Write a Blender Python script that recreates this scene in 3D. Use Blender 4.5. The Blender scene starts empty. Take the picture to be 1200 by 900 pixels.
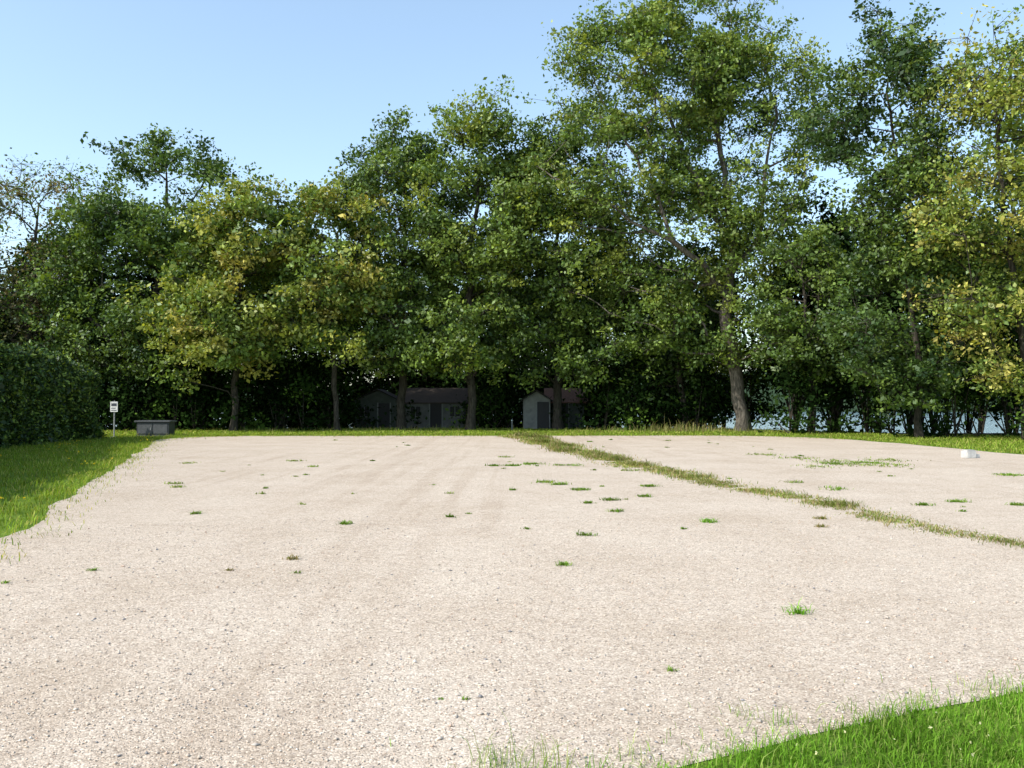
import bpy, bmesh, math, random
import numpy as np
from mathutils import Vector, noise as mnoise
rng = np.random.default_rng(11); random.seed(7)
scene = bpy.context.scene
scene.view_settings.view_transform = 'Standard'
scene.view_settings.look = 'None'
scene.view_settings.exposure = 0

# ---------------------------------------------------------------- helpers
def link(o):
    scene.collection.objects.link(o); return o

def np_mesh(name, V, F, mat=None, col=None, smooth=False, dom='FACE'):
    V = np.asarray(V, dtype=np.float32); F = np.asarray(F, dtype=np.int32)
    k = F.shape[1]
    me = bpy.data.meshes.new(name)
    me.vertices.add(len(V)); me.vertices.foreach_set('co', V.ravel())
    me.loops.add(F.size); me.loops.foreach_set('vertex_index', F.ravel())
    me.polygons.add(len(F))
    me.polygons.foreach_set('loop_start', np.arange(0, F.size, k, dtype=np.int32))
    if smooth:
        me.polygons.foreach_set('use_smooth', np.ones(len(F), dtype=bool))
    me.update(calc_edges=True)
    if col is not None:
        a = me.attributes.new('col', 'FLOAT_COLOR', dom)
        c = np.ones((len(col), 4), dtype=np.float32); c[:, :3] = col
        a.data.foreach_set('color', c.ravel())
    if mat: me.materials.append(mat)
    return me

def np_obj(name, V, F, mat=None, col=None, smooth=False, dom='FACE', parent=None):
    o = link(bpy.data.objects.new(name, np_mesh(name, V, F, mat, col, smooth, dom)))
    if parent: o.parent = parent
    return o

def empty(name, loc=(0, 0, 0)):
    e = bpy.data.objects.new(name, None); e.location = loc; e.empty_display_size = .3
    return link(e)

def new_mat(name):
    m = bpy.data.materials.new(name); m.use_nodes = True
    nt = m.node_tree; b = nt.nodes['Principled BSDF']
    return m, nt, b

def N(nt, t, **kw):
    n = nt.nodes.new(t)
    for k, v in kw.items():
        if k in n.inputs: n.inputs[k].default_value = v
        else: setattr(n, k, v)
    return n

def ramp(nt, src, stops):
    r = nt.nodes.new('ShaderNodeValToRGB')
    e = r.color_ramp.elements
    while len(e) < len(stops): e.new(.5)
    for i, (p, c) in enumerate(stops):
        e[i].position = p; e[i].color = (*c, 1)
    nt.links.new(src, r.inputs[0]); return r

def mix(nt, a, b, fac, mode='MIX'):
    m = nt.nodes.new('ShaderNodeMix'); m.data_type = 'RGBA'; m.blend_type = mode
    for s, v in ((m.inputs[6], a), (m.inputs[7], b), (m.inputs[0], fac)):
        if hasattr(v, 'links'): nt.links.new(v, s)
        elif isinstance(v, (int, float)): s.default_value = v
        else: s.default_value = (*v, 1)
    return m.outputs[2]

def foliage_mat(name, transl=.35, gloss=.05, rough=.4):
    m = bpy.data.materials.new(name); m.use_nodes = True; nt = m.node_tree
    nt.nodes.remove(nt.nodes['Principled BSDF'])
    a = N(nt, 'ShaderNodeAttribute', attribute_name='col')
    d = nt.nodes.new('ShaderNodeBsdfDiffuse'); nt.links.new(a.outputs['Color'], d.inputs[0])
    last = d
    if transl > 0:
        t = nt.nodes.new('ShaderNodeBsdfTranslucent')
        c = mix(nt, a.outputs['Color'], (1.5, 1.4, .5), 1.0, 'MULTIPLY')
        nt.links.new(c, t.inputs[0])
        ms = nt.nodes.new('ShaderNodeMixShader'); ms.inputs[0].default_value = transl
        nt.links.new(d.outputs[0], ms.inputs[1]); nt.links.new(t.outputs[0], ms.inputs[2]); last = ms
    if gloss > 0:
        g = nt.nodes.new('ShaderNodeBsdfGlossy'); g.inputs['Roughness'].default_value = rough; g.inputs['Color'].default_value = (.9, .95, 1, 1)
        m2 = nt.nodes.new('ShaderNodeMixShader'); m2.inputs[0].default_value = gloss
        nt.links.new(last.outputs[0], m2.inputs[1]); nt.links.new(g.outputs[0], m2.inputs[2]); last = m2
    nt.links.new(last.outputs[0], nt.nodes['Material Output'].inputs[0])
    return m

M_leaf = foliage_mat('tree_leaves', .25, .03, .5)
M_leaf_bg = foliage_mat('tree_leaves_shade', 0, 0)
M_grass = foliage_mat('grass_blades', .3, .0)
M_hedge = foliage_mat('hedge_leaves', .15, .03, .5)

def bark_mat(name, c0, c1):
    m, nt, b = new_mat(name)
    tc = nt.nodes.new('ShaderNodeTexCoord')
    mp = N(nt, 'ShaderNodeMapping'); mp.inputs['Scale'].default_value = (6, 6, 1.2)
    nt.links.new(tc.outputs['Object'], mp.inputs[0])
    n = N(nt, 'ShaderNodeTexNoise', Scale=2.0, Detail=4.0, Roughness=.7)
    nt.links.new(mp.outputs[0], n.inputs['Vector'])
    r = ramp(nt, n.outputs[0], [(.35, c0), (.65, c1)])
    nt.links.new(r.outputs[0], b.inputs['Base Color'])
    b.inputs['Roughness'].default_value = .9; b.inputs['Specular IOR Level'].default_value = .1
    return m
M_bark = bark_mat('bark', (.04, .034, .028), (.20, .175, .145))
M_bark_d = bark_mat('bark_dark', (.02, .018, .014), (.08, .07, .055))

def unit(a): return a / np.maximum(np.linalg.norm(a, axis=-1, keepdims=True), 1e-6)

def leaves(C, L, col, up=.6, aspect=.6, jitter=.3):
    n = len(C)
    nor = unit(rng.normal(size=(n, 3)) + np.array([0, 0, up]))
    u = unit(np.cross(nor, rng.normal(size=(n, 3))))
    w = np.cross(nor, u)
    L = (L * np.exp(rng.normal(size=n) * jitter))[:, None]
    V = np.stack([C - u * L / 2, C + w * L * aspect / 2 - u * L * .05, C + u * L / 2, C - w * L * aspect / 2 - u * L * .05], 1).reshape(-1, 3)
    F = np.arange(n * 4).reshape(n, 4)
    return V, F

def tubes(P0, P1, R0, R1, k=6):
    P0, P1 = np.asarray(P0), np.asarray(P1); R0 = np.asarray(R0)[:, None, None]; R1 = np.asarray(R1)[:, None, None]
    d = unit(P1 - P0)
    P0 = P0 - d * R0[:, 0] * .25; P1 = P1 + d * R1[:, 0] * .25
    ref = np.where(np.abs(d[:, 2:3]) > .9, np.array([[1., 0, 0]]), np.array([[0, 0, 1.]]))
    a = unit(np.cross(d, ref)); b = np.cross(d, a)
    t = np.arange(k) / k * 2 * math.pi
    ring = a[:, None] * np.cos(t)[None, :, None] + b[:, None] * np.sin(t)[None, :, None]
    V = np.concatenate([P0[:, None] + ring * R0, P1[:, None] + ring * R1], 1).reshape(-1, 3)
    n = len(P0); base = (np.arange(n) * 2 * k)[:, None]
    i = np.arange(k)[None]; j = (np.arange(k)[None] + 1) % k
    F = np.stack([base + i, base + j, base + k + j, base + k + i], -1).reshape(-1, 4)
    return V, F

G_D = (.026, .058, .012); G_M = (.078, .135, .023); G_L = (.165, .24, .042); Y_G = (.29, .33, .055); Y_Y = (.47, .41, .10); BRN = (.2, .15, .07)
def pal_pick(pal, n):
    cols = np.array([p[0] for p in pal]); w = np.array([p[1] for p in pal], float); w /= w.sum()
    return cols[rng.choice(len(pal), n, p=w)]

def tree(name, base, ells, n, trunk, tr, pal, leafL=.25, per=230, cr=1.15, bark=M_bark_d, limbs=(), holes=.34, shell=.2, limb_boost=1.0):
    base = np.array(base, float)
    e = empty(name, tuple(base))
    E = np.array([x for x in ells], float)
    vol = E[:, 3] * E[:, 4] * E[:, 5]
    n = int(n * 1.4)
    pick = rng.choice(len(E), n, p=vol / vol.sum())
    d = unit(rng.normal(size=(n, 3)))
    r = (shell + (1 - shell) * rng.random(n)) ** (1 / 3)
    A = E[pick, :3] + d * r[:, None] * E[pick, 3:]
    off = rng.random(3) * 50
    # boughs: keep clumps only where a 3-D field says there is a bough (flattened pads)
    keep = np.array([mnoise.noise(Vector(((p + off) / np.array([2.9, 2.9, 2.1])).tolist())) > -.45 + holes for p in A])
    A = A[keep]
    A = A - base
    A = A[A[:, 2] > 1.0]
    nodes = []; par = []; path = []
    def add(p, pr):
        p = np.asarray(p, float); nodes.append(p); par.append(pr)
        path.append(0 if pr < 0 else path[pr] + np.linalg.norm(p - nodes[pr])); return len(nodes) - 1
    def poly(pts, start=-1):
        last = start
        for i, q in enumerate(pts):
            q = np.array(q, float) - base
            if last >= 0:
                a = nodes[last]; m = max(1, int(np.linalg.norm(q - a) / 1.0))
                for s in range(1, m + 1):
                    pt = a + (q - a) * s / m
                    if s < m: pt = pt + rng.normal(size=3) * .1
                    last = add(pt, last)
            else: last = add(q, -1)
        return last
    poly(trunk)
    n_tr = len(nodes)
    for lb in limbs:
        P = np.array(nodes); q = np.array(lb[0]) - base
        s = int(np.argmin(np.linalg.norm(P - q, axis=1)))
        poly(lb[1:], s)
    n_lb = len(nodes)
    T = np.array(nodes)
    dist = np.array([np.min(np.linalg.norm(T - a, axis=1)) for a in A])
    tips = []
    for idx in np.argsort(dist):
        a = A[idx]; P = np.array(nodes)
        dd = np.linalg.norm(P - a, axis=1)
        hzd = np.linalg.norm(P[:, :2] - a[:2], axis=1)
        cost = dd + .22 * np.array(path) + 1.6 * np.maximum(0, P[:, 2] - a[2] + .25 * hzd)
        cost[0:2] += 50
        s = int(np.argmin(cost)); p = nodes[s]; L = dd[s]
        m = max(1, int(L / .9)); last = s
        bend = rng.normal(size=3) * .12 * L + np.array([0, 0, .05 * L])
        for q in range(1, m + 1):
            t = q / m
            last = add(p + (a - p) * t + bend * 4 * t * (1 - t) * .6 + (rng.normal(size=3) * .06 if q < m else 0), last)
        tips.append(last)
    cnt = np.zeros(len(nodes)); cnt[tips] += 1
    for i in range(len(nodes) - 1, 0, -1): cnt[par[i]] += cnt[i]
    cnt = np.maximum(cnt, 1)
    R = np.maximum(tr * (cnt / cnt.max()) ** .55, .022)
    R[n_tr:n_lb] *= limb_boost
    R[0] = tr * 1.5
    P = np.array(nodes); pr = np.array(par); c = np.arange(1, len(nodes))
    c = c[pr[c] >= 0]
    V, F = tubes(P[pr[c]], P[c], np.minimum(R[pr[c]], R[c] * 1.5), R[c], 7)
    np_obj('trunk_and_branches', V, F, bark, smooth=True, parent=e)
    nc = len(A); sub = 7
    cs = cr * np.exp(rng.normal(size=nc) * .25)
    SC = A[:, None] + rng.normal(size=(nc, sub, 3)) * cs[:, None, None] * np.array([.56, .56, .36])
    tint = pal_pick(pal, nc)[:, None] * .65 + pal_pick(pal, nc * sub).reshape(nc, sub, 3) * .35
    SC = SC.reshape(-1, 3); tint = tint.reshape(-1, 3)
    k = max(1, per // sub)
    C = SC[:, None] + rng.normal(size=(len(SC), k, 3)) * np.array([.32, .32, .2]) * (cr / 1.1)
    col = tint[:, None] * np.exp(rng.normal(size=(len(SC), k, 1)) * .22)
    C = C.reshape(-1, 3); col = col.reshape(-1, 3)
    ok = C[:, 2] > .4
    V, F = leaves(C[ok], leafL, None)
    np_obj('foliage', V, F, M_leaf, col[ok], parent=e)
    own = np.repeat(A, sub, axis=0)
    V, F = tubes(own, SC, np.full(len(SC), .018), np.full(len(SC), .008), 3)
    np_obj('twigs', V, F, M_bark_d, parent=e)
    return e

# ---------------------------------------------------------------- gravel outline
key = [(-4.1, 4.2), (-4.4, 3.2), (-3.9, 2.2), (-2.0, 2.75), (.1, 3.85), (1.32, 4.48), (3.1, 5.32), (7, 6.8), (14, 9), (20, 13), (21, 20), (18.8, 26),
       (17.4, 32), (17.3, 40), (16.6, 45), (14.5, 48.7), (11, 50), (0, 49.6), (-14.5, 49.2), (-16.9, 48), (-17.6, 45.5), (-17.3, 43), (-12.8, 30), (-8.4, 17), (-6.4, 11)]
out = []
K = np.array(key)
for i in range(len(K)):
    a, b = K[i], K[(i + 1) % len(K)]
    L = np.linalg.norm(b - a); m = max(2, int(L / .2)); d = (b - a) / L; nrm = np.array([-d[1], d[0]])
    for s in range(m):
        p = a + (b - a) * s / m
        amp = .04 if p[1] < 7 else .1
        j = mnoise.noise(Vector((p[0] * .5, p[1] * .5, 0))) * amp * 2.2 + mnoise.noise(Vector((p[0] * 2.5, p[1] * 2.5, 3))) * amp * .7
        out.append(p + nrm * j)
OUT = np.array(out)
def in_gravel(P):
    x, y = P[:, 0], P[:, 1]; res = np.zeros(len(P), bool)
    A = OUT; B = np.roll(OUT, -1, axis=0)
    for a, b in zip(A, B):
        if a[1] == b[1]: continue
        c = (a[1] > y) != (b[1] > y)
        xi = (b[0] - a[0]) * (y - a[1]) / (b[1] - a[1]) + a[0]
        res ^= c & (x < xi)
    return res

# ---------------------------------------------------------------- terrain
def sst(a, b, x):
    t = np.clip((x - a) / (b - a), 0, 1); return t * t * (3 - 2 * t)
def shore(x): return 66 - 12 * sst(13, 24, x)
def hz(x, y):
    s = shore(x)
    z = -3.0 * sst(0, 26, y - s)
    far = sst(420, 700, y)
    z = z + far * (28 + 10 * np.sin(x * .006) + 6 * np.sin(x * .017 + 2))
    side = sst(150, 400, np.abs(x)) * (y > 40) * sst(40, 120, y)
    z = z + side * 6
    return z
xs = np.concatenate([-np.geomspace(2500, 62, 26), np.arange(-60, 61, 1.5), np.geomspace(62, 2500, 26)])
ys = np.concatenate([-np.geomspace(1500, 22, 14), np.arange(-20, 110, 1.5), np.geomspace(112, 5000, 40)])
X, Y = np.meshgrid(xs, ys); Z = hz(X, Y)
V = np.stack([X, Y, Z], -1).reshape(-1, 3)
nx, ny = len(xs), len(ys)
I = np.arange(nx * ny).reshape(ny, nx)
F = np.stack([I[:-1, :-1], I[:-1, 1:], I[1:, 1:], I[1:, :-1]], -1).reshape(-1, 4)
gx, gy = V[:, 0], V[:, 1]
grass = np.array([.12, .19, .03]); shaded_litter = np.array([.022, .018, .011]); forest = np.array([.035, .06, .03])  # leaf litter, darkened further so its colour carries the shade under the trees
f1 = sst(-4.5, -1.5, gy - shore(gx))[:, None]; f2 = sst(350, 450, gy)[:, None]
f3 = sst(20.5, 23, -gx)[:, None] * sst(40, 56, gy)[:, None]
col = grass * (1 - f1) + shaded_litter * f1
col = col * (1 - f3) + shaded_litter * f3
col = col * (1 - f2) + forest * f2
m, nt, b = new_mat('grass_ground')
a = N(nt, 'ShaderNodeAttribute', attribute_name='col')
g = nt.nodes.new('ShaderNodeNewGeometry')
n1 = N(nt, 'ShaderNodeTexNoise', Scale=.9, Detail=4.0, Roughness=.7, noise_dimensions='2D'); nt.links.new(g.outputs['Position'], n1.inputs['Vector'])
n2 = N(nt, 'ShaderNodeTexNoise', Scale=14., Detail=3.0, Roughness=.8, noise_dimensions='2D'); nt.links.new(g.outputs['Position'], n2.inputs['Vector'])
r1 = ramp(nt, n1.outputs[0], [(.3, (.7, .75, .7)), (.7, (1.3, 1.2, 1.2))])
r2 = ramp(nt, n2.outputs[0], [(.3, (.5, .55, .5)), (.7, (1.35, 1.35, 1.3))])
c = mix(nt, a.outputs['Color'], r1.outputs[0], 1.0, 'MULTIPLY'); c = mix(nt, c, r2.outputs[0], 1.0, 'MULTIPLY')
nt.links.new(c, b.inputs['Base Color']); b.inputs['Roughness'].default_value = .95; b.inputs['Specular IOR Level'].default_value = .05
np_obj('ground', V, F, m, col, smooth=True, dom='POINT')

m, nt, b = new_mat('lake_water')
b.inputs['Base Color'].default_value = (.03, .07, .11, 1); b.inputs['Roughness'].default_value = .12
g = nt.nodes.new('ShaderNodeNewGeometry')
n = N(nt, 'ShaderNodeTexNoise', Scale=1.3, Detail=3.0); nt.links.new(g.outputs['Position'], n.inputs['Vector'])
bp = N(nt, 'ShaderNodeBump', Strength=.5, Distance=.2); nt.links.new(n.outputs[0], bp.inputs['Height']); nt.links.new(bp.outputs[0], b.inputs['Normal'])
np_obj('lake', [(-900, 60, -1.6), (900, 60, -1.6), (900, 640, -1.6), (-900, 640, -1.6)], [(0, 1, 2, 3)], m)

# gravel lot
m, nt, b = new_mat('gravel')
g = nt.nodes.new('ShaderNodeNewGeometry'); pos = g.outputs['Position']
def vor(scale):
    v = N(nt, 'ShaderNodeTexVoronoi', Scale=scale, voronoi_dimensions='2D'); nt.links.new(pos, v.inputs['Vector']); return v
v1, v2 = vor(92.), vor(38.)
sx = nt.nodes.new('ShaderNodeSeparateColor'); nt.links.new(v1.outputs['Color'], sx.inputs[0])
sy = nt.nodes.new('ShaderNodeSeparateColor'); nt.links.new(v2.outputs['Color'], sy.inputs[0])
stone = ramp(nt, sx.outputs[0], [(0, (.30, .25, .205)), (.2, (.43, .365, .30)), (.55, (.52, .445, .37)), (.85, (.58, .505, .425)), (1, (.74, .67, .58))])
stone2 = ramp(nt, sy.outputs[0], [(0, (.68, .67, .68)), (.1, (.93, .91, .88)), (.85, (1.05, 1.03, 1.0)), (1, (1.18, 1.16, 1.12))])
c = mix(nt, stone.outputs[0], stone2.outputs[0], .65, 'MULTIPLY')
def tex(scale, detail, rough, vec=pos):
    d = N(nt, 'ShaderNodeTexNoise', Scale=scale, Detail=detail, Roughness=rough, noise_dimensions='2D'); nt.links.new(vec, d.inputs['Vector']); return d
d1 = tex(.5, 5., .72)
rr = ramp(nt, d1.outputs[0], [(.3, (.91, .88, .84)), (.5, (1, .985, .965)), (.7, (1.06, 1.06, 1.05))])
c = mix(nt, c, rr.outputs[0], 1.0, 'MULTIPLY')
# faint wheel marks, broken up by a patch mask
def tracks(cx, cy, rot, sx_, fac, c, ms):
    mp = N(nt, 'ShaderNodeMapping'); mp.inputs['Rotation'].default_value = (0, 0, math.radians(rot)); mp.inputs['Scale'].default_value = (sx_, .05, 1)
    mp.inputs['Location'].default_value = (cx, cy, 0); nt.links.new(pos, mp.inputs[0])
    n = tex(1.0, 3., .55, mp.outputs[0])
    r = ramp(nt, n.outputs[0], [(.36, (.88, .855, .83)), (.47, (1, 1, 1)), (.7, (1.02, 1.02, 1.02))])
    k = ramp(nt, tex(ms, 2., .5).outputs[0], [(.45, (0, 0, 0)), (.65, (fac, fac, fac))])
    return mix(nt, c, r.outputs[0], k.outputs[0], 'MULTIPLY')
c = tracks(3, 1, -9, 2.4, .6, c, .12)
c = tracks(8, 5, 30, 2.0, .6, c, .17)
d3 = tex(7., 4., .75)
rr = ramp(nt, d3.outputs[0], [(.3, (.90, .885, .865)), (.7, (1.07, 1.07, 1.07))])
c = mix(nt, c, rr.outputs[0], .8, 'MULTIPLY')
nt.links.new(c, b.inputs['Base Color']); b.inputs['Roughness'].default_value = .95; b.inputs['Specular IOR Level'].default_value = .1
bp = N(nt, 'ShaderNodeBump', Strength=.5, Distance=.006, invert=True); nt.links.new(v1.outputs['Distance'], bp.inputs['Height'])
nt.links.new(bp.outputs[0], b.inputs['Normal'])
M_gravel = m
bm = bmesh.new()
f = bm.faces.new([bm.verts.new((p[0], p[1], .005)) for p in OUT])
bmesh.ops.triangulate(bm, faces=[f])
bm.normal_update()
if sum(ff.normal.z for ff in bm.faces) < 0: bmesh.ops.reverse_faces(bm, faces=bm.faces)
me = bpy.data.meshes.new('gravel_lot'); bm.to_mesh(me); bm.free(); me.materials.append(M_gravel)
link(bpy.data.objects.new('gravel_lot', me))

ns = 46000
r = 3.2 + 10.5 * rng.random(ns) ** 1.25
ang = (rng.random(ns) - .5) * math.radians(76)
P = np.stack([r * np.sin(ang), r * np.cos(ang)], 1)
P = P[in_gravel(P)]; ns = len(P)
s = np.clip(.0042 * np.exp(rng.normal(size=ns) * .45), .002, .017)
dirs = np.array([[1, 0, 0], [0, 1, 0], [-1, 0, 0], [0, -1, 0], [0, 0, .7], [0, 0, -.6]], float)
th = rng.random(ns) * 6.28; ct, st = np.cos(th), np.sin(th)
R = np.stack([np.stack([ct, -st], 1), np.stack([st, ct], 1)], 1)
B = dirs[None] * (1 + rng.normal(size=(ns, 6, 1)) * .25) * s[:, None, None]
B[..., :2] = np.einsum('nij,nkj->nki', R, B[..., :2] * np.array([1.25, .85]))
B[..., 0] += P[:, None, 0]; B[..., 1] += P[:, None, 1]; B[..., 2] += .006 + s[:, None] * .3
T = np.array([[0, 1, 4], [1, 2, 4], [2, 3, 4], [3, 0, 4], [1, 0, 5], [2, 1, 5], [3, 2, 5], [0, 3, 5]])
F = (np.arange(ns) * 6)[:, None, None] + T[None]
pc = np.array([[.52, .44, .36], [.60, .51, .42], [.43, .38, .33], [.27, .26, .26], [.70, .64, .56], [.54, .40, .31]])
sc = pc[rng.choice(6, ns, p=[.30, .26, .17, .07, .1, .1])] * np.exp(rng.normal(size=(ns, 1)) * .1)
m, nt, b = new_mat('stone'); a = N(nt, 'ShaderNodeAttribute', attribute_name='col'); nt.links.new(a.outputs['Color'], b.inputs['Base Color']); b.inputs['Roughness'].default_value = .9; b.inputs['Specular IOR Level'].default_value = .2
np_obj('gravel_stones', B.reshape(-1, 3), F.reshape(-1, 3), m, np.repeat(sc, 8, axis=0))

# ---------------------------------------------------------------- grass
def blades(P, z, h, w, lean, col):
    n = len(P)
    h = h * np.exp(rng.normal(size=n) * .3); a = rng.random(n) * 6.283
    d = np.stack([np.cos(a), np.sin(a), np.zeros(n)], 1); sd = np.stack([-np.sin(a), np.cos(a), np.zeros(n)], 1)
    ln = (lean * (.3 + rng.random(n)))[:, None]; hh = h[:, None]
    B = np.column_stack([P, np.broadcast_to(z, n)])
    w = (np.broadcast_to(w, n) * (.7 + .6 * rng.random(n)))[:, None]
    m1 = B + d * hh * ln * .35 + np.array([0, 0, 1]) * hh * .6
    tp = B + d * hh * ln * 1.0 + np.array([0, 0, 1]) * hh * (1 - .25 * ln)
    V = np.stack([B - sd * w / 2, B + sd * w / 2, m1 + sd * w * .42, m1 - sd * w * .42, tp + sd * w * .08, tp - sd * w * .08], 1).reshape(-1, 3)
    i = (np.arange(n) * 6)[:, None]
    F = np.concatenate([i + np.array([[0, 1, 2, 3]]), i + np.array([[3, 2, 4, 5]])], 1).reshape(-1, 4)
    return V, F, np.repeat(col, 2, axis=0)

def nz(P, s, o=0):
    return np.array([mnoise.noise(Vector((p[0] * s + o, p[1] * s, o))) for p in P])
def gcol(P, base=((.10, .22, .02), (.17, .33, .035), (.28, .36, .09)), w=(.35, .5, .15)):
    c = np.array(base)[rng.choice(len(base), len(P), p=w)]
    return c * (1 + .35 * nz(P, .8))[:, None] * np.exp(rng.normal(size=(len(P), 1)) * .2)
def rect(n, x0, x1, y0, y1): return np.stack([x0 + (x1 - x0) * rng.random(n), y0 + (y1 - y0) * rng.random(n)], 1)
def cat(parts):
    Vs, Fs, Cs, o = [], [], [], 0
    for V, F, C in parts:
        Vs.append(V); Fs.append(F + o); Cs.append(C); o += len(V)
    return np.concatenate(Vs), np.concatenate(Fs), np.concatenate(Cs)
def edge_dist(Q, sel):
    E = OUT[sel]; r = np.empty(len(Q))
    for i in range(0, len(Q), 8000):
        r[i:i + 8000] = np.min(np.linalg.norm(Q[i:i + 8000, None] - E[None], axis=2), axis=1)
    return r

P = rect(90000, -.6, 5.2, 2.9, 6.3)
P = P[~in_gravel(P)]
thin = (nz(P, 2.2, 5) + .9) > rng.random(len(P)) * .9
P = P[thin]
h = .055 * (1 + .7 * nz(P, 1.7, 2) + .5 * nz(P, 5, 12))
parts = [blades(P, 0., h, .005, .9, gcol(P))]
Q = rect(60000, -.9, 5.2, 3.4, 6.6); Q = Q[in_gravel(Q)]
dd = edge_dist(Q, (OUT[:, 1] < 7.2) & (OUT[:, 0] < 8) & (OUT[:, 0] > -2))
Q = Q[(rng.random(len(Q)) < np.exp(-dd / .09) * (.3 + .8 * np.clip(nz(Q, 3, 9) + .2, 0, 1)))]
parts.append(blades(Q, .004, .045, .004, .9, gcol(Q, w=(.3, .4, .3))))
cen = np.array([(-.05, 4.14), (.1, 4.2), (-.12, 4.22), (.02, 4.12), (.2, 4.16), (1.45, 4.75), (1.25, 4.9), (2.75, 5.35), (2.95, 5.4), (1.9, 4.95), (.55, 4.3), (3.3, 5.6), (2.3, 5.1)])
for cx, cy in cen:
    k = 20; Q = np.array([[cx, cy]]) + rng.normal(size=(k, 2)) * .05
    parts.append(blades(Q, .004, .13 if cy < 4.25 else .07, .0035, .8, gcol(Q, w=(.2, .4, .4))))
V, F, C = cat(parts); np_obj('lawn_grass', V, F, M_grass, C)

P1 = rect(150000, -25, -5.5, 9, 50); P1 = P1[(P1[:, 0] > -4.5 - .42 * P1[:, 1] - 3.5) & ~in_gravel(P1)]
P2 = rect(60000, -27, 22, 48.5, 64); P2 = P2[~in_gravel(P2) & (P2[:, 1] < shore(P2[:, 0]) - 1)]
P3 = rect(24000, 16.5, 27, 22, 50); P3 = P3[~in_gravel(P3)]
# stragglers creeping over the edge of the gravel
P4 = rect(90000, -18.5, -4.5, 9, 49); P4 = P4[in_gravel(P4) & (P4[:, 0] < -4.2 - .32 * P4[:, 1] + 2.2)]
d4 = edge_dist(P4, (OUT[:, 0] < -5.5)); P4 = P4[rng.random(len(P4)) < np.exp(-d4 / .32) * (.35 + 1.3 * np.clip(nz(P4, 1.3, 8) + .15, 0, 1))]
P5 = rect(60000, -17, 18, 44, 50); P5 = P5[in_gravel(P5)]
d5 = edge_dist(P5, (OUT[:, 1] > 40)); P5 = P5[rng.random(len(P5)) < np.exp(-d5 / .5) * (.2 + .9 * np.clip(nz(P5, .8, 8) + .1, 0, 1))]
yel = ((.14, .22, .025), (.22, .31, .04), (.36, .35, .10))
p1h = .10 * (1 + .8 * nz(P1, .9, 4) + .5 * nz(P1, 3, 14))
V, F, C = cat([blades(P1, 0., p1h, .012, .9, gcol(P1, yel, (.4, .38, .22))),
               blades(P2, 0., .10 * (1 + .5 * nz(P2, .5, 7)), .03, 1.1, gcol(P2, yel, (.25, .5, .25))),
               blades(P3, 0., .10 * (1 + .5 * nz(P3, .5, 7)), .022, 1.1, gcol(P3, yel, (.25, .5, .25))),
               blades(P4, .005, .07, .011, 1.1, gcol(P4, yel, (.3, .35, .35))),
               blades(P5, .005, .06, .025, 1.1, gcol(P5, yel, (.3, .35, .35)))])
np_obj('verge_grass', V, F, M_grass, C)
parts = []
for cx, cy, sp, k, h in [(11.0, 56.5, 1.2, 260, .55), (9.3, 57, .8, 130, .4), (12.8, 56.5, 1.0, 120, .35), (6.5, 58, 1.2, 150, .3), (15.8, 55, 1.6, 150, .3), (-14, 58, 4, 250, .25), (-6, 60, 3, 250, .3)]:
    Q = np.array([[cx, cy]]) + rng.normal(size=(k, 2)) * np.array([sp, .6])
    parts.append(blades(Q, 0., h, .026, .6, gcol(Q, ((.30, .25, .12), (.25, .25, .09), (.16, .21, .05)), (.4, .3, .3))))
V, F, C = cat(parts); np_obj('dry_grass', V, F, M_grass, C)
Pf = rect(1500, -22, -5.5, 10, 48); e = -2.67 - .339 * Pf[:, 1] - Pf[:, 0]
Pf = Pf[(e > .1) & (e < 3.6)]; Pf = Pf[nz(Pf, .35, 3) > .0]
Cc = np.column_stack([Pf, .12 + .10 * rng.random(len(Pf))])
Cc = np.repeat(Cc, 3, axis=0) + rng.normal(size=(len(Cc) * 3, 3)) * .015
V, F = leaves(Cc, .04, None, up=2, aspect=.9)
np_obj('yellow_wildflowers', V, F, M_grass, np.tile(np.array([[.65, .5, .04]]), (len(Cc), 1)))
Pf = rect(120, .8, 5, 3.4, 5.8); Pf = Pf[~in_gravel(Pf)]
Cc = np.repeat(np.column_stack([Pf, .055 + .02 * rng.random(len(Pf))]), 4, axis=0); Cc += rng.normal(size=Cc.shape) * .003
V, F = leaves(Cc, .009, None, up=2, aspect=.9)
np_obj('clover_flowers', V, F, M_grass, np.tile(np.array([[.7, .68, .4]]), (len(Cc), 1)))

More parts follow.
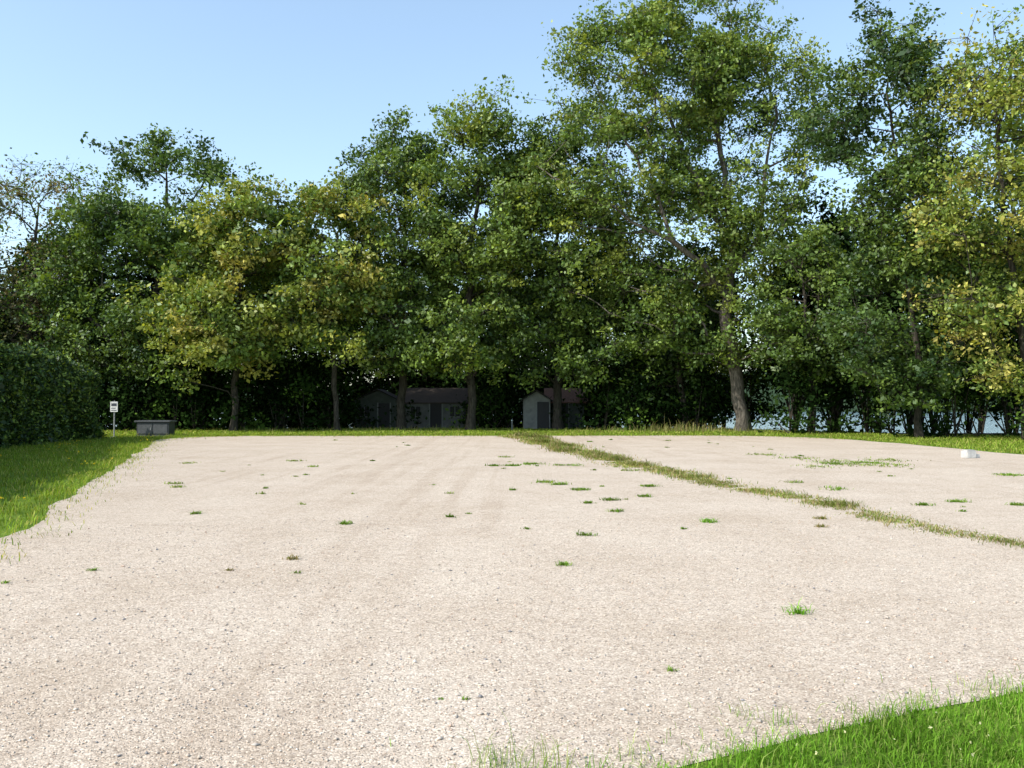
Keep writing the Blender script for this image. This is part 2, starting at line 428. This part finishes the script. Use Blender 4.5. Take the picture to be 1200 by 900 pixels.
# weeds in the gravel
W = [(-2.41, 9.81, .09, 1), (-2.17, 9.01, .05, 0), (-2.38, 12.7, .11, 0), (-.95, 13.5, .09, 0), (.55, 9.44, .09, 0), (.95, 11.6, .11, 0), (2.32, 7.27, .10, 2), (1.02, 5.7, .045, 0),
     (-4.3, 9.15, .06, 0), (-4.83, 8.5, .05, 0), (-2.9, 9.15, .05, 1), (.49, 25.6, .4, 0), (1.51, 24.9, .45, 0), (1.37, 17.8, .22, 0), (.76, 19.6, .28, 0), (1.0, 19, .2, 0), (1.76, 15.9, .18, 0),
     (1.67, 14.2, .13, 0), (2.85, 12.9, .12, 2), (2.46, 16.5, .15, 0), (2.86, 18.6, .2, 0), (-.53, 24.9, .2, 0), (0, 24.9, .22, 0), (8.64, 30.4, .6, 3), (9.95, 25.2, .9, 3), (10.6, 25.2, .7, 3),
     (9.9, 26.8, .9, 3), (9.2, 28.5, .7, 3), (8.3, 24.5, .6, 3), (11.5, 27.5, .8, 3), (9.4, 25.8, .5, 0), (10.4, 26, .5, 0), (6.5, 18, .28, 0), (6.2, 19.5, .25, 3), (4.6, 13.3, .11, 1), (7.8, 15.6, .2, 0), (6.98, 15.1, .16, 0), (8.57, 15.1, .16, 0), (12.1, 21.5, .35, 0),
     (-7.3, 19.2, .22, 3), (-6.9, 18.4, .2, 3), (-4.95, 13.9, .1, 0), (-4.8, 17, .11, 3), (-5.5, 24.5, .18, 3), (-.27, 5.15, .025, 0), (-.41, 5.16, .018, 0), (-.67, 13.9, .05, 0), (2.35, 12.2, .06, 0),
     (-1.2, 17.1, .09, 3), (1.33, 15.4, .1, 0), (.2, 12.2, .06, 0), (4.3, 12.4, .09, 1), (3.0, 23, .25, 3), (-3.6, 15.2, .08, 3), (-.2, 29, .25, 3), (-6.6, 27, .25, 3), (-9.5, 26, .3, 3)]
for _ in range(45):
    q = rect(1, -9, 13, 14, 44)[0]
    if in_gravel(q[None])[0]: W.append((q[0], q[1], .04 + .06 * random.random() * q[1] / 20, random.choice([3, 3, 0])))
parts = []
for x, y, r, t in W:
    k = int(np.clip(75 * (r / .12) ** 1.1, 22, 650)); big = r > .25
    if t == 3: k = int(k * .45)
    Q = np.array([[x, y]]) + rng.normal(size=(k, 2)) * r * np.array([.45, .4 if not big else .55])
    if big: Q = Q[nz(Q, 3.0, x) > -.15]
    pal = [((.09, .17, .02), (.15, .27, .04), (.25, .31, .08)), ((.18, .2, .06), (.28, .23, .11), (.14, .19, .04)), ((.12, .28, .02), (.17, .38, .03), (.24, .44, .05)), ((.16, .24, .05), (.22, .3, .08), (.3, .3, .13))][t]
    parts.append(blades(Q, .006, min(.45 * r, .045) if t != 2 else .06, max(.006, .0007 * y + .003), 1.6, gcol(Q, pal)))
V, F, C = cat(parts); np_obj('gravel_weeds', V, F, M_grass, C)

S = np.array([(.3, 48.5), (.9, 45), (2.2, 34), (3.4, 25.2), (4.95, 17.1), (5.5, 14.1), (6.2, 10.9), (6.5, 10.1)])
L = np.concatenate([[0], np.cumsum(np.linalg.norm(np.diff(S, axis=0), axis=1))])
t = rng.random(38000) * L[-1]
cx = np.interp(t, L, S[:, 0]); cy = np.interp(t, L, S[:, 1])
wd = np.interp(cy, [10, 14, 20, 30, 48], [.2, .26, .32, .42, .5])
Q = np.stack([cx + rng.normal(size=len(t)) * wd * .8 + .15 * np.sin(cy * .9), cy + rng.normal(size=len(t)) * wd * .5], 1)
keep = (.7 * nz(Q, 1.3, 11) + .5 * nz(Q, 3.5, 1) + .25 + .3 * rng.random(len(Q))) > .27
Q = Q[keep]
tall = np.clip(nz(Q, .9, 21) * 2.2, 0, 1)
hh = np.interp(Q[:, 1], [10, 25, 48], [.022, .055, .10]) * (1 + 1.8 * tall)
pal = ((.14, .21, .04), (.23, .29, .07), (.42, .35, .19), (.32, .25, .13))
cc = gcol(Q, pal, (.30, .28, .26, .16)) * (1 - .2 * tall)[:, None]
V, F, C = blades(Q, .006, hh, np.interp(Q[:, 1], [10, 48], [.008, .025]), 1.3, cc)
np_obj('weed_strip', V, F, M_grass, C)

# ---------------------------------------------------------------- hedge
HL = np.array([(-11.6, 8), (-14.4, 19), (-19.8, 34), (-21.0, 45.4)])  # near stretch lies out of view, added to shade the left verge
HT = [4.3, 4.3, 4.1, 3.3]
hl = np.concatenate([[0], np.cumsum(np.linalg.norm(np.diff(HL, axis=0), axis=1))])
def hedge_pt(t, across, zf):
    x = np.interp(t, hl, HL[:, 0]); y = np.interp(t, hl, HL[:, 1]); H = np.interp(t, hl, HT)
    return np.stack([x - across, y, H * zf], -1)
e = empty('laurel_hedge', (0, 0, 0))
ring = [(.45, 0), (.45, .88), (2.0, .88), (2.0, 0)]
V = np.concatenate([[hedge_pt(t, a, z) for a, z in ring] for t in np.linspace(0, hl[-1] - .5, 60)])
F = []
for i in range(59):
    for j in range(3): F.append((i * 4 + j, i * 4 + j + 1, i * 4 + j + 5, i * 4 + j + 4))
F.append((59 * 4, 59 * 4 + 1, 59 * 4 + 2, 59 * 4 + 3)); F.append((3, 2, 1, 0))
m, nt, b = new_mat('hedge_core'); b.inputs['Base Color'].default_value = (.012, .02, .008, 1); b.inputs['Roughness'].default_value = 1
np_obj('core', V, F, m, parent=e)
n = 125000
side = rng.choice(3, n, p=[.53, .39, .08]); t = rng.random(n) * hl[-1]; q = rng.random(n)
ac = np.where(side == 0, 0, q * 2.3); zf = np.where(side == 0, q, np.where(side == 1, 1, q)); t = np.where(side == 2, hl[-1], t)
ac = ac + np.where((side == 0) & (zf > .84), (zf - .84) * 3.4, 0); zf = zf - np.where((side == 1) & (ac < .5), (.5 - ac) * .16, 0)
C = hedge_pt(t, ac, zf)
bump = np.array([mnoise.noise(Vector((c * .6).tolist())) + .6 * mnoise.noise(Vector((c * 1.9).tolist())) for c in C])
C[:, 0] += np.where(side == 0, bump * .5 - .1, 0); C[:, 2] += np.where(side == 1, bump * .6, 0) ; C[:, 1] += np.where(side == 2, bump * .35, 0)
C += rng.normal(size=C.shape) * .11; C[:, 2] = np.maximum(C[:, 2], .05)
col = np.array([(.022, .048, .008), (.055, .105, .015), (.17, .24, .035)])[rng.choice(3, n, p=[.45, .35, .2])] * np.exp(rng.normal(size=(n, 1)) * .25)
V, F = leaves(C, .16, None, up=.7, aspect=.5)
np_obj('leaves', V, F, M_hedge, col, parent=e)

# ---------------------------------------------------------------- trees
GR = [(G_D, .3), (G_M, .42), (G_L, .28)]
DK = [(G_D, .55), (G_M, .4), (G_L, .05)]
LT = [(G_D, .06), (G_M, .34), (G_L, .46), (Y_G, .14)]
YL = [(G_M, .28), (G_L, .34), (Y_G, .23), (Y_Y, .15)]
tree('ash_tree', (-34.5, 63, 0), [(-34, 63, 13, 5.5, 4, 6.5), (-36, 62, 8, 4, 4, 4)], 210, [(-34.5, 63, 0), (-34.6, 63, 5), (-34, 63, 11), (-33.8, 63, 16)], .28, [(BRN, .5), (G_M, .3), (G_L, .2)], .2, 55, 1.2, holes=.15)
tree('oak_tree', (-25, 61, 0), [(-25, 60, 9.5, 7, 5, 7), (-23.5, 60, 15.8, 4.6, 4, 4.8), (-28, 60, 11.5, 4, 4, 5)], 290, [(-25, 61, 0), (-25.2, 61, 6), (-24.3, 61, 12), (-23.5, 60, 17)], .38, GR, .23, 230, 1.2)
tree('maple_tree', (-18.2, 58, 0), [(-18, 57, 9.4, 4.6, 4, 6), (-16.6, 57, 13, 3, 3, 3.3), (-19.3, 56, 6.3, 3.3, 3, 3.6)], 190, [(-18.2, 58, 0), (-18, 58, 5), (-17.6, 57.5, 12)], .22, YL, .25, 200, 1.1)
tree('maple_tree', (-11.5, 58.5, 0), [(-11.6, 58, 11.5, 4.0, 3.6, 4.8), (-13, 57, 8, 2.8, 3, 3.4), (-9.7, 57.5, 6.8, 2.8, 3, 3.2)], 160, [(-11.5, 58.5, 0), (-11.8, 58.4, 5), (-11.5, 58, 13)], .18, YL, .25, 190, 1.1)
tree('oak_tree', (-7.6, 61, 0), [(-7.8, 60.5, 14, 4.2, 4, 5.5), (-7.6, 60.5, 18.8, 2.2, 2.4, 2.6), (-7, 60, 7.4, 4.6, 4, 3.4)], 210, [(-7.6, 61, 0), (-7.6, 61, 6), (-7.4, 61, 12), (-7.5, 60.5, 18)], .28, GR, .23, 220, 1.1)
tree('oak_tree', (-2.8, 59.5, 0), [(-2.2, 59, 14.5, 4.8, 4, 6), (-3.2, 58.5, 7.4, 4.6, 3.5, 3.7), (-2.2, 59, 19.2, 2.8, 3, 3)], 250, [(-2.8, 59.5, 0), (-2.7, 59.5, 6), (-2.9, 59.5, 12), (-2, 59.2, 18.5)], .28, LT, .23, 220, 1.1)
tree('oak_tree', (3.2, 62, 0), [(3.0, 61, 13.5, 4.4, 4, 8.3), (2.2, 60.5, 7, 4.2, 3.5, 4.2), (5.5, 60.5, 6, 3.2, 3, 3.8)], 250, [(3.2, 62, 0), (3.3, 62, 7), (3, 61.5, 16)], .3, GR, .23, 220, 1.15)
tree('oak_tree', (15.1, 58.5, 0),
     [(9.3, 58, 23, 6.3, 5, 4.8), (6.0, 57.6, 16.6, 5.4, 4.8, 4.6), (15.8, 58, 19.5, 4.8, 4.6, 7.4), (10.8, 58.2, 12.4, 5, 4.4, 4.4), (14.0, 58, 7.4, 4.8, 3.8, 3.4), (12.5, 58, 26.2, 4.5, 3.5, 2.8), (4.4, 58, 12.0, 3.2, 3, 3.2), (8.5, 58, 7.8, 3.6, 3, 3.2), (16.5, 57.5, 12.5, 3.2, 3, 3.5)],
     700, [(15.1, 58.0, 0), (14.5, 57.6, 4), (13.7, 57, 7.6), (14.2, 56.8, 12), (13.8, 57.2, 17), (12.8, 58, 24)], .44, LT, .22, 180, 1.05, M_bark,
     limbs=[[(13.9, 57, 8.3), (12.2, 56, 10.6), (10, 55.2, 12.0), (7.4, 55.2, 13.2), (5.2, 55.6, 15.4), (3.4, 56.4, 18)], [(14, 56.8, 12.5), (12.2, 56.4, 15), (10.6, 56.6, 19), (9.6, 57, 21.5), (7.8, 57, 25)],
            [(14.2, 57, 9.5), (16.0, 56.6, 13), (16.4, 57, 17), (17.2, 57, 20.5), (16, 57, 25)], [(10, 55.2, 12), (9.2, 55.8, 15), (7.3, 56.4, 18.5)]], holes=.30, shell=.25, limb_boost=1.0)
tree('oak_tree', (12.0, 61.5, 0), [(11.4, 62, 8, 4.5, 3, 5.5)], 90, [(12.0, 61.5, 0), (11.4, 61, 5), (11.6, 61, 11)], .22, DK, .25, 200, 1.1)
tree('alder_tree', (21.1, 46, 0), [(19.4, 46, 17, 3.1, 3, 5.4), (20.3, 46, 12, 2.6, 2.6, 3.5), (20.5, 46, 6.0, 3.7, 3, 4.0)], 240, [(21.1, 46, 0), (21.0, 46, 5), (20.5, 46, 11), (19.6, 46, 18), (19.4, 46, 21)], .18, [(G_D, .42), (G_M, .45), (G_L, .13)], .2, 230, 1.0)
tree('maple_tree', (25.0, 43, 0), [(24, 42.5, 13, 4.6, 3.6, 7.0), (22.2, 42, 9, 2.6, 3, 4), (25, 42, 5.5, 3.6, 3, 3.8), (23.5, 42.5, 17, 3.6, 3, 3)], 330, [(25.0, 43, 0), (24.8, 43, 5), (23.8, 42.8, 11), (23.2, 42.6, 17.5)], .2, [(G_M, .14), (G_L, .38), (Y_G, .32), (Y_Y, .16)], .19, 120, 1.0)
tree('oak_tree', (33, 50, 0), [(32, 50, 12, 5, 4, 8)], 100, [(33, 50, 0), (33, 50, 7), (32.5, 50, 15)], .3, GR, .26, 180, 1.2)
tree('oak_tree', (18, 53.5, 0), [(17.6, 53.5, 8.0, 3.4, 3, 4.8)], 110, [(18, 53.5, 0), (18, 53.5, 4), (17.5, 53.5, 10)], .18, GR, .23, 170, 1.0)
tree('oak_tree', (-43, 58, 0), [(-43, 58, 10, 6, 5, 8)], 120, [(-43, 58, 0), (-43, 58, 6), (-43, 58, 14)], .35, GR, .26, 180, 1.2)

def mass(name, spots, pal, L=.3, per=900):
    Vs, Cs, seg = [], [], []
    for sp_ in spots:
        x, y, h, r = sp_[:4]; lo = sp_[4] if len(sp_) > 4 else .3
        g0 = float(hz(np.array([x]), np.array([y]))[0])
        k = int(per * (h / 5) * (r / 2.5))
        nb = max(4, int(h * r * .9))
        zc = g0 + lo + (h - lo) * rng.random(nb) ** .9
        rad = r * np.sqrt(np.maximum(.12, 1 - ((zc - g0) / h) ** 2))
        a = rng.random(nb) * 6.28; rr = rad * np.sqrt(rng.random(nb))
        cc = np.stack([x + rr * np.cos(a), y + rr * np.sin(a), zc], 1)
        idx = rng.integers(0, nb, k)
        p = cc[idx] + rng.normal(size=(k, 3)) * np.array([.6, .6, .45]); p[:, 2] = np.maximum(p[:, 2], g0 + max(.1, lo - .4))
        tt = pal_pick(pal, nb)[idx] * np.exp(rng.normal(size=(k, 1)) * .22)
        Vs.append(p); Cs.append(tt)
        for c in cc[:max(4, nb // 2)]: seg.append(((x, y, g0), c.tolist()))
    e = empty(name)
    C = np.concatenate(Vs); V, F = leaves(C, L, None)
    np_obj('foliage', V, F, M_leaf_bg, np.concatenate(Cs), parent=e)
    s0 = np.array([s[0] for s in seg], float); s1 = np.array([s[1] for s in seg], float)
    V, F = tubes(s0, s1, np.full(len(seg), .05), np.full(len(seg), .015), 4)
    np_obj('stems', V, F, M_bark_d, parent=e)
U_D = (.009, .020, .005); U_M = (.022, .044, .010)  # understory leaf colours, darkened to carry the shade below the crowns
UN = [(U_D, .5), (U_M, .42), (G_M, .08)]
sp = []
for x in np.arange(-42, -12.5, 1.6): sp.append((x + rng.normal() * .5, 63 + rng.normal() * 1.2, 4.5 + 3.5 * rng.random(), 2.3))
for x in np.arange(-30, -12, 1.8): sp.append((x + rng.normal() * .5, 60 + rng.normal() * .5, 3.0 + 2.5 * rng.random(), 1.7))
for x in np.arange(6.3, 18, 1.5): sp.append((x + rng.normal() * .4, 62.5 + rng.normal() * 1.0, 4 + 3 * rng.random(), 1.9))
for x in np.arange(16.5, 24, 1.4): sp.append((x + rng.normal() * .4, 53.0 + rng.normal() * 1.0, 3.0 + 3.5 * rng.random(), 1.6, .6 if x > 21 else .3))
for i, x in enumerate(np.arange(24, 36, 1.7)): sp.append((x + rng.normal() * .4, 48.0 + rng.normal() * .8, 3.0 + 4 * rng.random(), 1.9, 1.0 if (x < 30 and i % 2) else .3))
sp += [(8.3, 60.5, 3.6, 1.5), (12.6, 60.6, 3.8, 1.6), (-1.2, 64.5, 2.6, 1.4), (-12.6, 64.6, 3.4, 1.3), (-2.4, 65.0, 3.0, 1.2), (-.2, 65.5, 3.4, 1.3), (6.2, 64.5, 3.4, 1.3),
       (-7.9, 64.2, 1.3, .9), (-3.3, 64.2, 1.7, .9), (-10.8, 64.4, 1.3, .9), (3.4, 63.2, 1.4, .9)]
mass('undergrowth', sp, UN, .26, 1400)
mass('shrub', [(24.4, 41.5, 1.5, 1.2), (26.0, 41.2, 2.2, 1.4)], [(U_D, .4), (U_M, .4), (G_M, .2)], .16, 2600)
sp = []
for x in np.arange(-48, 42, 2.4):
    for row in (0, 1):
        h = 12 + 4 * rng.random()
        if 9 < x < 15: h = 10 + 3 * rng.random()
        yy = (72 if x < 18 else 60) + row * 4 + rng.normal() * 1.0
        sp.append((x + rng.normal() * .7, yy, h, 2.7, 3.0 if x > 19 else .3))
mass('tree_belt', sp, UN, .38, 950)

# ---------------------------------------------------------------- huts
def planks(name, c, sc=7.0):
    m, nt, b = new_mat(name)
    g = nt.nodes.new('ShaderNodeTexCoord')
    w = N(nt, 'ShaderNodeTexWave', Scale=sc, Distortion=.3, bands_direction='X'); nt.links.new(g.outputs['Object'], w.inputs[0])
    n = N(nt, 'ShaderNodeTexNoise', Scale=3., Detail=4.0); nt.links.new(g.outputs['Object'], n.inputs['Vector'])
    r = ramp(nt, w.outputs[0], [(0, tuple(x * .35 for x in c)), (.12, c), (1, c)])
    r2 = ramp(nt, n.outputs[0], [(.3, (.7, .7, .7)), (.7, (1.15, 1.12, 1.1))])
    nt.links.new(mix(nt, r.outputs[0], r2.outputs[0], 1.0, 'MULTIPLY'), b.inputs['Base Color'])
    b.inputs['Roughness'].default_value = .8
    return m
def plain(name, c, rough=.7):
    m, nt, b = new_mat(name)
    g = nt.nodes.new('ShaderNodeTexCoord'); n = N(nt, 'ShaderNodeTexNoise', Scale=6., Detail=5.0, Roughness=.7); nt.links.new(g.outputs['Object'], n.inputs['Vector'])
    r = ramp(nt, n.outputs[0], [(.3, tuple(x * .7 for x in c)), (.7, tuple(x * 1.15 for x in c))])
    nt.links.new(r.outputs[0], b.inputs['Base Color']); b.inputs['Roughness'].default_value = rough
    return m
M_gwood = planks('grey_planks', (.12, .13, .125)); M_grn = planks('green_planks', (.055, .07, .06)); M_rf = plain('felt_roof', (.02, .018, .018), .9); M_tile = plain('tile_roof', (.16, .085, .06), .9)
M_dark = plain('dark_opening', (.01, .01, .011)); M_trim = plain('trim', (.17, .18, .17)); M_brown = plain('brown_roof', (.045, .033, .025), .9); M_lgt = planks('pale_planks', (.18, .19, .18))
def box(name, x0, x1, y0, y1, z0, z1, mat, parent, bev=.01):
    bm = bmesh.new(); bmesh.ops.create_cube(bm, size=1)
    for v in bm.verts: v.co = Vector((((v.co.x + .5) * (x1 - x0) + x0), ((v.co.y + .5) * (y1 - y0) + y0), ((v.co.z + .5) * (z1 - z0) + z0)))
    if bev: bmesh.ops.bevel(bm, geom=bm.edges[:], offset=bev, segments=2, affect='EDGES')
    me = bpy.data.meshes.new(name); bm.to_mesh(me); bm.free(); me.materials.append(mat)
    o = link(bpy.data.objects.new(name, me)); o.parent = parent; return o
def hut(name, x, y, w, d, eave, peak, wall, roof, gable_front=True, door=.2, wins=(), z=0, rot=0):
    e = empty(name, (x, y, z)); e.rotation_euler.z = rot
    hw, hd = w / 2, d / 2
    if gable_front:
        prof = [(-hw, 0), (hw, 0), (hw, eave), (0, peak - .06), (-hw, eave)]
        V = [(a, -hd, b) for a, b in prof] + [(a, hd, b) for a, b in prof]
        rl = [((-hw - .2, eave - .12), (0, peak)), ((0, peak), (hw + .2, eave - .12))]
    else:
        prof = [(-hd, 0), (hd, 0), (hd, eave), (0, peak - .06), (-hd, eave)]
        V = [(hw, a, b) for a, b in prof] + [(-hw, a, b) for a, b in prof]
        rl = [((-hd - .25, eave - .12), (0, peak)), ((0, peak), (hd + .25, eave - .12))]
    bm = bmesh.new(); vs = [bm.verts.new(v) for v in V]
    bm.faces.new(vs[:5][::-1]); bm.faces.new(vs[5:])
    for i in range(5): bm.faces.new((vs[i], vs[(i + 1) % 5], vs[5 + (i + 1) % 5], vs[5 + i]))
    bmesh.ops.recalc_face_normals(bm, faces=bm.faces)
    me = bpy.data.meshes.new('walls'); bm.to_mesh(me); bm.free(); me.materials.append(wall)
    o = link(bpy.data.objects.new('walls', me)); o.parent = e
    for (a0, b0), (a1, b1) in rl:
        bm = bmesh.new(); T = .07; ex = (hd if gable_front else hw) + .3
        pts = [(a0, b0), (a1, b1), (a1, b1 + T), (a0, b0 + T)]
        f = (lambda a, s, b: (a, s, b)) if gable_front else (lambda a, s, b: (s, a, b))
        v = [bm.verts.new(f(a, -ex, b)) for a, b in pts] + [bm.verts.new(f(a, ex, b)) for a, b in pts]
        bm.faces.new(v[:4]); bm.faces.new(v[4:][::-1])
        for i in range(4): bm.faces.new((v[i], v[(i + 1) % 4], v[4 + (i + 1) % 4], v[4 + i]))
        bmesh.ops.recalc_face_normals(bm, faces=bm.faces)
        me = bpy.data.meshes.new('roof'); bm.to_mesh(me); bm.free(); me.materials.append(roof)
        o = link(bpy.data.objects.new('roof', me)); o.parent = e
    if door is not None:
        box('door', door - .42, door + .42, -hd - .03, -hd + .02, .02, 1.95, M_dark, e)
        box('door_frame', door - .5, door - .422, -hd - .05, -hd + .02, .02, 2.0, M_trim, e); box('door_frame', door + .422, door + .5, -hd - .05, -hd + .02, .02, 2.0, M_trim, e)
    for wx in wins:
        box('window', wx - .35, wx + .35, -hd - .03, -hd + .02, 1.0, 1.7, M_dark, e)
        box('sill', wx - .42, wx + .42, -hd - .08, -hd - .005, .92, .99, M_trim, e); box('mullion', wx - .025, wx + .025, -hd - .05, -hd - .032, 1.0, 1.7, M_trim, e)
    return e
hut('wooden_cabin', -9.9, 67, 3.3, 3.6, 2.15, 2.95, M_grn, M_rf, True, .5, (-.95,), z=-.1)
hut('wooden_cabin', -5.7, 67, 4.3, 3.4, 2.05, 3.05, M_gwood, M_brown, False, .1, (-1.4, 1.5), z=-.1)
hut('garden_shed', 1.75, 63.8, 1.9, 2.4, 2.1, 2.75, M_lgt, M_rf, True, .45, (), z=0)
hut('garden_shed', 4.0, 66.5, 2.6, 2.8, 2.0, 2.95, M_grn, M_tile, False, -.3, (), z=-.02)

# ---------------------------------------------------------------- small objects
M_metal = plain('galvanised_post', (.32, .33, .33), .45); M_white = plain('white_panel', (.75, .75, .73), .5); M_ink = plain('ink', (.05, .06, .08)); M_conc = plain('concrete', (.55, .54, .51), .9)
e = empty('notice_sign', (-21.2, 47.3, 0))
box('post', -.03, .03, -.03, .03, 0, 1.95, M_metal, e)
box('panel', -.2, .2, -.055, -.033, 1.35, 1.9, M_white, e, .005)
for i, zz in enumerate((1.42, 1.53, 1.66)): box('text_line', -.14, .14 - .05 * (i % 2), -.06, -.056, zz, zz + (.04 if i < 2 else .15), M_ink, e, 0)
box('base', -.12, .12, -.12, .12, 0, .05, M_conc, e)
M_box = plain('box_cladding', (.045, .05, .055), .6); M_lid = plain('box_lid', (.085, .09, .095), .5)
e = empty('utility_box', (-19.5, 48.6, 0))
box('plinth', -.92, .92, -.45, .45, 0, .1, M_lid, e); box('body', -.88, .88, -.42, .42, .102, .78, M_box, e, .02); box('lid', -.98, .98, -.52, .52, .782, .88, M_lid, e, .02)
box('door_panel', -.8, -.03, -.44, -.422, .16, .74, M_lid, e); box('door_panel', .03, .8, -.44, -.422, .16, .74, M_lid, e)
box('handle', -.12, -.08, -.46, -.442, .36, .5, M_metal, e, .004)
e = empty('concrete_block', (14.7, 28.6, 0)); e.rotation_euler.z = .25
box('block', -.18, .18, -.15, .15, 0, .24, M_conc, e, .02); box('cap', -.15, .15, -.12, .12, .241, .27, M_conc, e, .01)
box('small_block', .22, .36, -.1, .08, 0, .13, M_conc, e, .015)
e = empty('wooden_stake', (0, 58.5, 0)); box('stake', -.05, .05, -.05, .05, 0, .65, M_gwood, e)
box('cap', -.06, .06, -.06, .06, .651, .68, M_trim, e)

# ---------------------------------------------------------------- light, sky, camera
EL = math.radians(42); sd = Vector((-.85, -.50)).normalized()
sv = Vector((sd.x * math.cos(EL), sd.y * math.cos(EL), math.sin(EL)))
l = bpy.data.lights.new('sun', 'SUN'); l.energy = 5.0; l.angle = math.radians(.53); l.color = (1, .95, .86)
lo = link(bpy.data.objects.new('sun', l)); lo.rotation_euler = (-sv).to_track_quat('-Z', 'Y').to_euler()
w = bpy.data.worlds.new('World'); scene.world = w; w.use_nodes = True
nt = w.node_tree; bg = nt.nodes['Background']
sk = nt.nodes.new('ShaderNodeTexSky'); sk.sky_type = 'NISHITA'; sk.sun_disc = False
sk.sun_elevation = EL; sk.sun_rotation = math.atan2(sd.x, sd.y) % (2 * math.pi)
sk.air_density = 1.0; sk.dust_density = 1.2; sk.ozone_density = 1.0
c = mix(nt, sk.outputs[0], (1.7, 1.72, 1.72), 1.0, 'MULTIPLY')
c = mix(nt, c, (.7, .9, .75), 1.0, 'ADD')       # constant added to brighten and pale the whole sky
nt.links.new(c, bg.inputs[0]); bg.inputs[1].default_value = .15

cam = bpy.data.cameras.new('camera'); cam.angle_x = math.radians(60); cam.clip_end = 12000; cam.clip_start = .05
co = link(bpy.data.objects.new('camera', cam)); co.location = (0, 0, 1.7)
co.rotation_euler = (math.radians(90 + 1.38), 0, 0)
scene.camera = co
